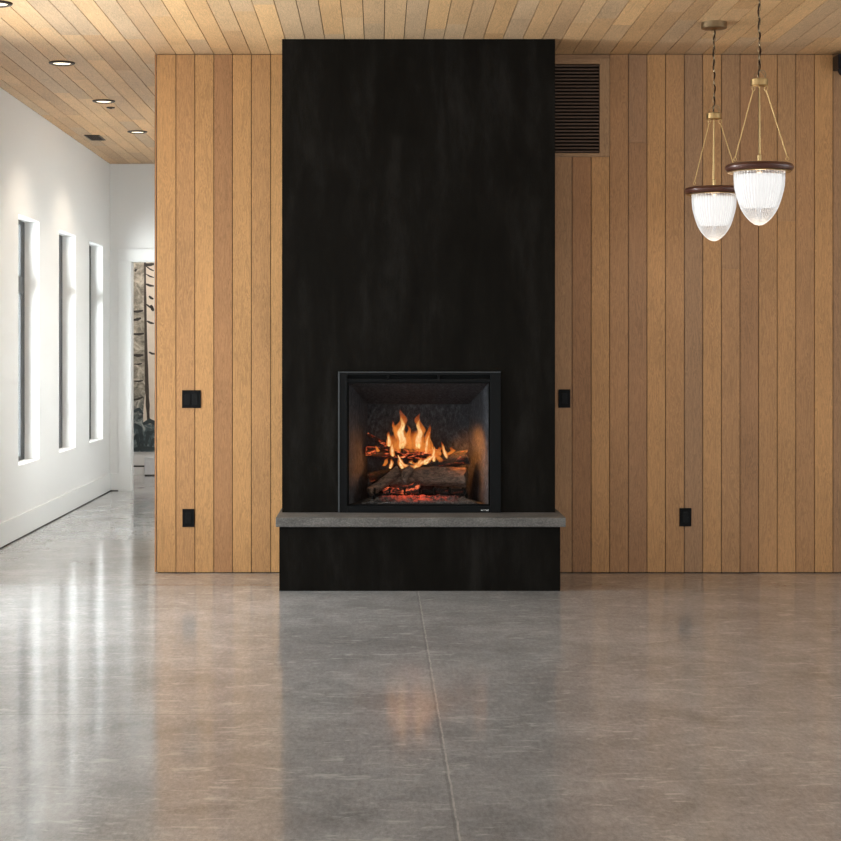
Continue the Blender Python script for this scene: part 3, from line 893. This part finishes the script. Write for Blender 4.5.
# ------------------------------------------------------------------ pendants
def pendant(X, Y, label, rot):
    t = thing('pendant_lamp', label, 'pendant lamp', (X, Y, CEIL), 'glass bell pendant lamps')
    c = (X, Y, 0)
    bm = B(); lathe(bm, [(.073, CEIL - .0004), (.073, CEIL - .030), (.070, CEIL - .034), (.02, CEIL - .036), (.012, CEIL - .042), (0, CEIL - .044)], 48, c)
    obj('canopy', bm, M['brasscanopy'], t, smooth=True)
    # chain of oval links with the cable woven through
    zt, zb = CEIL - .036, 2.76
    bm = B(); nl = 13; L = (zt - zb) / nl
    for k in range(nl):
        zc = zt - (k + .5) * L; pts = []
        for i in range(16):
            a = 2 * math.pi * i / 16; u, v = .0075 * math.cos(a), (L * .62) * math.sin(a)
            pts.append((X + (u if k % 2 else u * .3), Y + (u * .3 if k % 2 else u), zc + v))
        tube(bm, pts, .0017, 6, closed=True)
    obj('chain', bm, M['brasscanopy'], t, smooth=True)
    bm = B(); pts = []
    for k in range(80):
        u = k / 79; a = u * nl * math.pi
        pts.append((X + .0055 * math.sin(a) * .5 + .003 * math.sin(u * 9 + X), Y + .0055 * math.cos(a), zt + (2.70 - zt) * u))
    tube(bm, pts, .0042, 8)
    obj('cable', bm, M['cable'], t, smooth=True)
    # top loop ring + hub
    bm = B(); tube(bm, [(X + .02 * math.cos(a) + .012, Y, 2.752 + .024 * math.sin(a)) for a in (2 * math.pi * i / 24 for i in range(24))], .0022, 6, closed=True)
    tube(bm, [(X - .03, Y, 2.732), (X - .025, Y, 2.752), (X - .006, Y, 2.772)], .002, 6); tube(bm, [(X + .03, Y, 2.732), (X + .022, Y, 2.755), (X + .006, Y, 2.772)], .002, 6)
    obj('loop', bm, M['brasscanopy'], t, smooth=True)
    bm = B(); lathe(bm, [(0, 2.733), (.036, 2.733), (.0425, 2.729), (.0425, 2.700), (.036, 2.696), (0, 2.696)], 40, c)
    obj('hub', bm, M['brass'], t, smooth=True)
    for ang in (325, 208, 78):
        a = math.radians(ang + rot); ca, sa = math.cos(a), math.sin(a)
        bm = B()
        tube(bm, [(X + ca * .036 + .009 * math.cos(q) * ca, Y + sa * .036 + .009 * math.cos(q) * sa, 2.683 + .013 * math.sin(q)) for q in (2 * math.pi * i / 14 for i in range(14))], .0018, 6, closed=True)
        top = Vector((X + ca * .038, Y + sa * .038, 2.672)); bot = Vector((X + ca * .148, Y + sa * .148, 2.335))
        pts = [top.lerp(bot, i / 30) for i in range(31)]
        tube(bm, pts, .0026, 8)
        for i in range(28):   # twisted beads along the cord
            q = top.lerp(bot, (i + .5) / 28)
            bmesh.ops.create_icosphere(bm, subdivisions=1, radius=.0037, matrix=Matrix.Translation(q))
        tube(bm, [(bot.x + .008 * math.cos(q) * ca, bot.y + .008 * math.cos(q) * sa, 2.328 + .009 * math.sin(q)) for q in (2 * math.pi * i / 14 for i in range(14))], .0018, 6, closed=True)
        obj('suspension_cord', bm, M['cordgold'], t, smooth=True)
    # ring
    zr = 2.294; h = .018
    bm = B(); lathe(bm, [(.118, zr - h * .9), (.118, zr + h * .8), (.150, zr + h), (.162, zr + h * .7), (.1675, zr + h * .1), (.165, zr - h * .5), (.155, zr - h)], 72, c, close=True)
    obj('shade_ring', bm, M['ringwood'], t, smooth=True)
    bm = B(); lathe(bm, [(.119, zr - h - .003), (.119, zr - h * .9), (.150, zr - h * .95), (.157, zr - h - .003), (.153, zr - h - .007), (.128, zr - h - .006)], 72, c, close=True)
    obj('brass_lip', bm, M['brass'], t, smooth=True)
    # bell
    bell = [(0, 1.0), (.14, .995), (.30, .98), (.5, .95), (.64, .925)]
    zt2, zb2 = zr - .018, 2.008; Hh = zt2 - zb2
    prof_f = [(1.0, 0), (.995, .14), (.975, .28), (.935, .38), (.875, .48), (.815, .57), (.745, .66), (.67, .73), (.59, .79), (.48, .86), (.34, .926), (.20, .975), (.09, .994), (.0, 1.0)]
    def smoothp(pf):
        out = []
        for i in range(len(pf) - 1):
            for q in range(4):
                u = q / 4; out.append((pf[i][0] + (pf[i + 1][0] - pf[i][0]) * u, pf[i][1] + (pf[i + 1][1] - pf[i][1]) * u))
        out.append(pf[-1]); return out
    sp = smoothp(prof_f)
    bm = B(); outer = [(.124 * r, zt2 - Hh * f) for r, f in sp]
    lathe(bm, outer, 240, c, rib=48, amp=.0016)
    bmesh.ops.delete(bm, geom=[f for f in bm.faces if len(f.verts) > 4], context='FACES')
    obj('glass_bell', bm, M['bell'], t, smooth=True)
    # lit inner glass, ending two thirds of the way down
    bm = B(); inn = [(.124 * r - .014, zt2 - Hh * f) for r, f in sp if .06 < f < .665]
    inn2 = inn + [(0, inn[-1][1] - .001)]
    lathe(bm, inn2, 60, c)
    bmesh.ops.delete(bm, geom=[f for f in bm.faces if len(f.verts) > 4], context='FACES')
    obj('diffuser', bm, M['diffuser'], t, smooth=True)
    bm = B(); lathe(bm, [(0, 2.16), (.008, 2.155), (.010, 2.11), (.008, 2.05), (.012, 2.03), (0, 2.018)], 20, c)
    obj('glass_core', bm, M['bell'], t, smooth=True)
    bm = B(); lathe(bm, [(0, 2.70), (.003, 2.70), (.003, 2.36), (.010, 2.355), (.010, 2.31), (.016, 2.305), (.016, 2.27), (0, 2.268)], 20, c)
    obj('stem', bm, M['brass'], t, smooth=True)
    bm = B(); lathe(bm, [(0, 2.268), (.014, 2.264), (.028, 2.235), (.030, 2.215), (.022, 2.19), (0, 2.18)], 24, c)
    obj('bulb', bm, M['bulb'], t, smooth=True)
    ld = bpy.data.lights.new('pendant_glow', 'POINT'); ld.energy = 5; ld.color = (1, .80, .56); ld.shadow_soft_size = .13
    lo = bpy.data.objects.new('pendant_glow', ld); C.objects.link(lo); lo.location = (X, Y, 1.985 - .14)
    return t
pendant(1.900, 6.95, 'lit ribbed glass bell pendant lamp on the left, nearer the wood wall', 4)
pendant(1.885, 5.70, 'lit ribbed glass bell pendant lamp on the right, nearer to us than its twin', -2)

# ------------------------------------------------------------------ camera on the wall, top right
t = thing('security_camera', 'small black security camera at the top right where wall meets ceiling', 'security camera', (2.91, 8.0, 3.13))
bm = B(); box(bm, 2.840, 2.99, 7.86, 7.999, 3.135, 3.222, .006); obj('housing', bm, M['cam_black'], t)
bm = B(); lathe(bm, [(0, 3.092), (.014, 3.094), (.028, 3.104), (.036, 3.122), (.036, 3.136), (0, 3.136)], 32, (2.89, 7.92, 0)); obj('lens_dome', bm, M['cam_lens'], t, smooth=True)
bm = B(); box(bm, 2.867, 2.90, 7.857, 7.861, 3.15, 3.19, .002); obj('sensor_window', bm, M['winframe'], t)

# ------------------------------------------------------------------ mural seen through the doorway
mu = thing('wall_mural', 'tall painted woodland mural seen through the hall doorway', 'mural', (-2.2, YE - .01, .259))
YM = YE - .015
bm = B(); box(bm, -2.95, -1.35, YM, YE - .0005, .259, 2.62)
o = obj('canvas', bm, M['mural'], mu)
def stroke(pts, w, mat, name, d=.0015):
    bm = B(); pts = [P(x, y, YM) for x, y in pts]
    n = 14; q = []
    for i in range(len(pts) - 1):
        for k in range(4): q.append(pts[i].lerp(pts[i + 1], k / 4))
    q.append(pts[-1])
    L = []; Rr = []
    for i, p_ in enumerate(q):
        dd = (q[min(i + 1, len(q) - 1)] - q[max(i - 1, 0)]); nn = Vector((-dd.z, 0, dd.x)).normalized()
        ww = (w(i / (len(q) - 1)) if callable(w) else w * (.6 + .5 * math.sin(math.pi * i / (len(q) - 1)))) * (YM - CAMY) / F / 2
        ww *= 1 + .25 * noise.noise(Vector((i * .9, pts[0].x * 9, pts[0].z * 9)))
        L.append(p_ + nn * ww); Rr.append(p_ - nn * ww)
    vs = []
    for y in (YM - d, YM + .0005):
        vs.append(([bm.verts.new((v.x, y, v.z)) for v in L], [bm.verts.new((v.x, y, v.z)) for v in Rr]))
    (a, b), (c2, d2) = vs
    for i in range(len(q) - 1):
        bm.faces.new((a[i], a[i + 1], b[i + 1], b[i])); bm.faces.new((c2[i], d2[i], d2[i + 1], c2[i + 1]))
        bm.faces.new((a[i], c2[i], c2[i + 1], a[i + 1])); bm.faces.new((b[i], b[i + 1], d2[i + 1], d2[i]))
    bm.faces.new((a[0], b[0], d2[0], c2[0])); bm.faces.new((a[-1], c2[-1], d2[-1], b[-1]))
    return obj(name, bm, mat, mu)
stroke([(152, 250), (152, 330), (151.5, 380), (150, 424)], lambda t: 13, M['ink_cream'], 'cream_trunk', .0008)
stroke([(145, 258), (145.2, 300), (146, 350), (147, 390), (148.4, 420)], lambda t: 1.6 + 2.6 * t if t < .93 else 2.6, M['ink_brown'], 'dark_trunk', .003)
bars = [((133, 311.5), (143, 310.5), 2.2), ((133, 320), (141, 318), 2.6), ((133, 334), (144, 333.5), 2.4), ((133, 355), (143.5, 355), 2.6), ((134, 364), (142, 363.5), 1.4), ((134, 381), (143, 380.5), 1.6), ((133, 400), (143, 397), 2.0),
        ((134.5, 271), (136.5, 269), 2.0), ((144, 264.5), (154, 264), 3.0), ((146, 266), (154, 271), 1.4), ((146, 274), (154, 277.5), 1.3), ((146, 284), (154, 286), 2.2), ((149, 296), (153.5, 299), 2.2), ((146, 304), (154, 309), 1.6), ((151, 305), (153.5, 311), 3.0), ((147, 321), (154, 323.5), 2.0), ((149, 352), (155, 354), 2.0)]
for p0, p1, w in bars: stroke([p0, ((p0[0] + p1[0]) / 2, (p0[1] + p1[1]) / 2 + .6), p1], w, M['ink_dark'], 'branch_mark', .004)
for p0, p1, p2, w in [((133, 412), (139, 409), (143, 414), 3), ((134, 424), (140, 428), (143, 446), 4), ((143, 424), (150, 421), (157, 424), 4), ((146, 446), (148, 434), (157, 430), 3.5), ((134, 440), (137, 434), (139, 450), 3), ((151, 448), (153, 440), (158, 438), 2.6), ((134, 449), (146, 448.5), (158, 449), 4)]:
    stroke([p0, p1, p2], w, M['ink_teal'], 'foliage_mark', .005)
for kk, dx in enumerate((23, 45, 66, 92)):
    stroke([(145 + dx, 258), (145.5 + dx - kk, 320), (146 + dx, 390), (146.5 + dx, 430 - kk * 3)], 3.0 + kk * .5, M['ink_brown'], 'dark_trunk', .003)
    if kk % 2: stroke([(155 + dx, 250), (154 + dx, 330), (153 + dx, 424)], 10, M['ink_cream'], 'cream_trunk', .0008)
    for p0, p1, w in bars[kk::4]: stroke([(p0[0] + dx, p0[1] + 4 * kk), ((p0[0] + p1[0]) / 2 + dx, (p0[1] + p1[1]) / 2 + 4 * kk), (p1[0] + dx, p1[1] + 4 * kk)], w, M['ink_dark'], 'branch_mark', .004)
    for yy in (428, 438, 447): stroke([(134 + dx, yy), (146 + dx, yy - 7 + kk), (156 + dx, yy)], 3.4, M['ink_teal'], 'foliage_mark', .005)
t = thing('white_box', 'low white box on the floor below the mural beyond the doorway', 'box', (-2.4, YE - .15, 0))
bm = B(); a = P(144.3, 459, YE - .15)
box(bm, a.x, a.x + .34, YE - .15, YE - .025, .012, .19, .004); obj('body', bm, M['whitebox'], t)
bm = B(); box(bm, a.x + .004, a.x + .336, YE - .144, YE - .03, 0, .012); obj('plinth', bm, M['darkgap'], t)
bm = B(); box(bm, a.x - .0, a.x + .34, YE - .154, YE - .023, .19, .202, .003); obj('lid', bm, M['whitebox'], t)

# ------------------------------------------------------------------ light
def area(name, loc, rot, sx, sy, e, col=(1, 1, 1)):
    ld = bpy.data.lights.new(name, 'AREA'); ld.shape = 'RECTANGLE'; ld.size = sx; ld.size_y = sy; ld.energy = e; ld.color = col
    o = bpy.data.objects.new(name, ld); C.objects.link(o); o.location = loc; o.rotation_euler = rot
    return o
H = math.pi / 2
DAY = (.93, .965, 1.0)
area('daylight', (-5.0, 9.0, 1.7), (0, -H, math.radians(35)), 4.4, 6.0, 2700, DAY)
area('daylight', (XL - .5, 2.6, 1.6), (0, -H, 0), 2.9, 9.4, 270, DAY)  # this panel and the next three sit outside the added unseen windows
area('daylight', (XR + .32, 2.0, 1.42), (0, H, 0), 2.6, 9.0, 120, DAY)
area('daylight', (-1.65, YB - .32, 1.4), (H, 0, 0), 1.7, 2.7, 80, DAY)
area('daylight', (3.65, YB - .32, 1.4), (H, 0, 0), 3.1, 2.7, 110, DAY)
area('side_room_fill', (-2.2, 15.5, 3.1), (0, 0, 0), .6, .6, 38, (1, .95, .88))  # added unseen fill light for the room behind the doorway
for (px, py, pz, tx, ty, tz, e_) in ((.44, 7.60, .93, .66, 7.78, .66, 19.0), (.12, 7.72, .70, -.3, 7.70, .75, 4.0), (.26, 7.70, .66, .24, 7.9, .75, 2.5)):
    ld = bpy.data.lights.new('fire_glow', 'SPOT'); ld.energy = e_; ld.color = (1, .34, .07); ld.shadow_soft_size = .04; ld.spot_size = math.radians(100); ld.spot_blend = 1.0
    lo = bpy.data.objects.new('fire_glow', ld); C.objects.link(lo); lo.location = (px, py, pz)
    lo.rotation_euler = (Vector((tx, ty, tz)) - lo.location).to_track_quat('-Z', 'Y').to_euler()

w = bpy.data.worlds.new('World'); S.world = w; w.use_nodes = True
nt = w.node_tree; bg = nt.nodes['Background']
bg.inputs[0].default_value = (.80, .88, 1.0, 1); bg.inputs[1].default_value = 1.2

cam = bpy.data.cameras.new('camera'); co = bpy.data.objects.new('camera', cam); C.objects.link(co)
cam.sensor_width = 36; cam.sensor_fit = 'HORIZONTAL'; cam.lens = F / 841 * 36
cam.shift_x = (420.5 - VX) / 841; cam.shift_y = -(420.5 - VY) / 841
co.location = (0, CAMY, EYE); co.rotation_euler = (H, 0, 0); cam.clip_end = 100
S.camera = co
S.view_settings.view_transform = 'Standard'; S.view_settings.look = 'None'
S.view_settings.exposure = -0.08; S.view_settings.gamma = 1.0; S.view_settings.use_curve_mapping = False
S.cycles.use_denoising = True
S.cycles.max_bounces = 10; S.cycles.transparent_max_bounces = 24
S.cycles.sample_clamp_indirect = 6
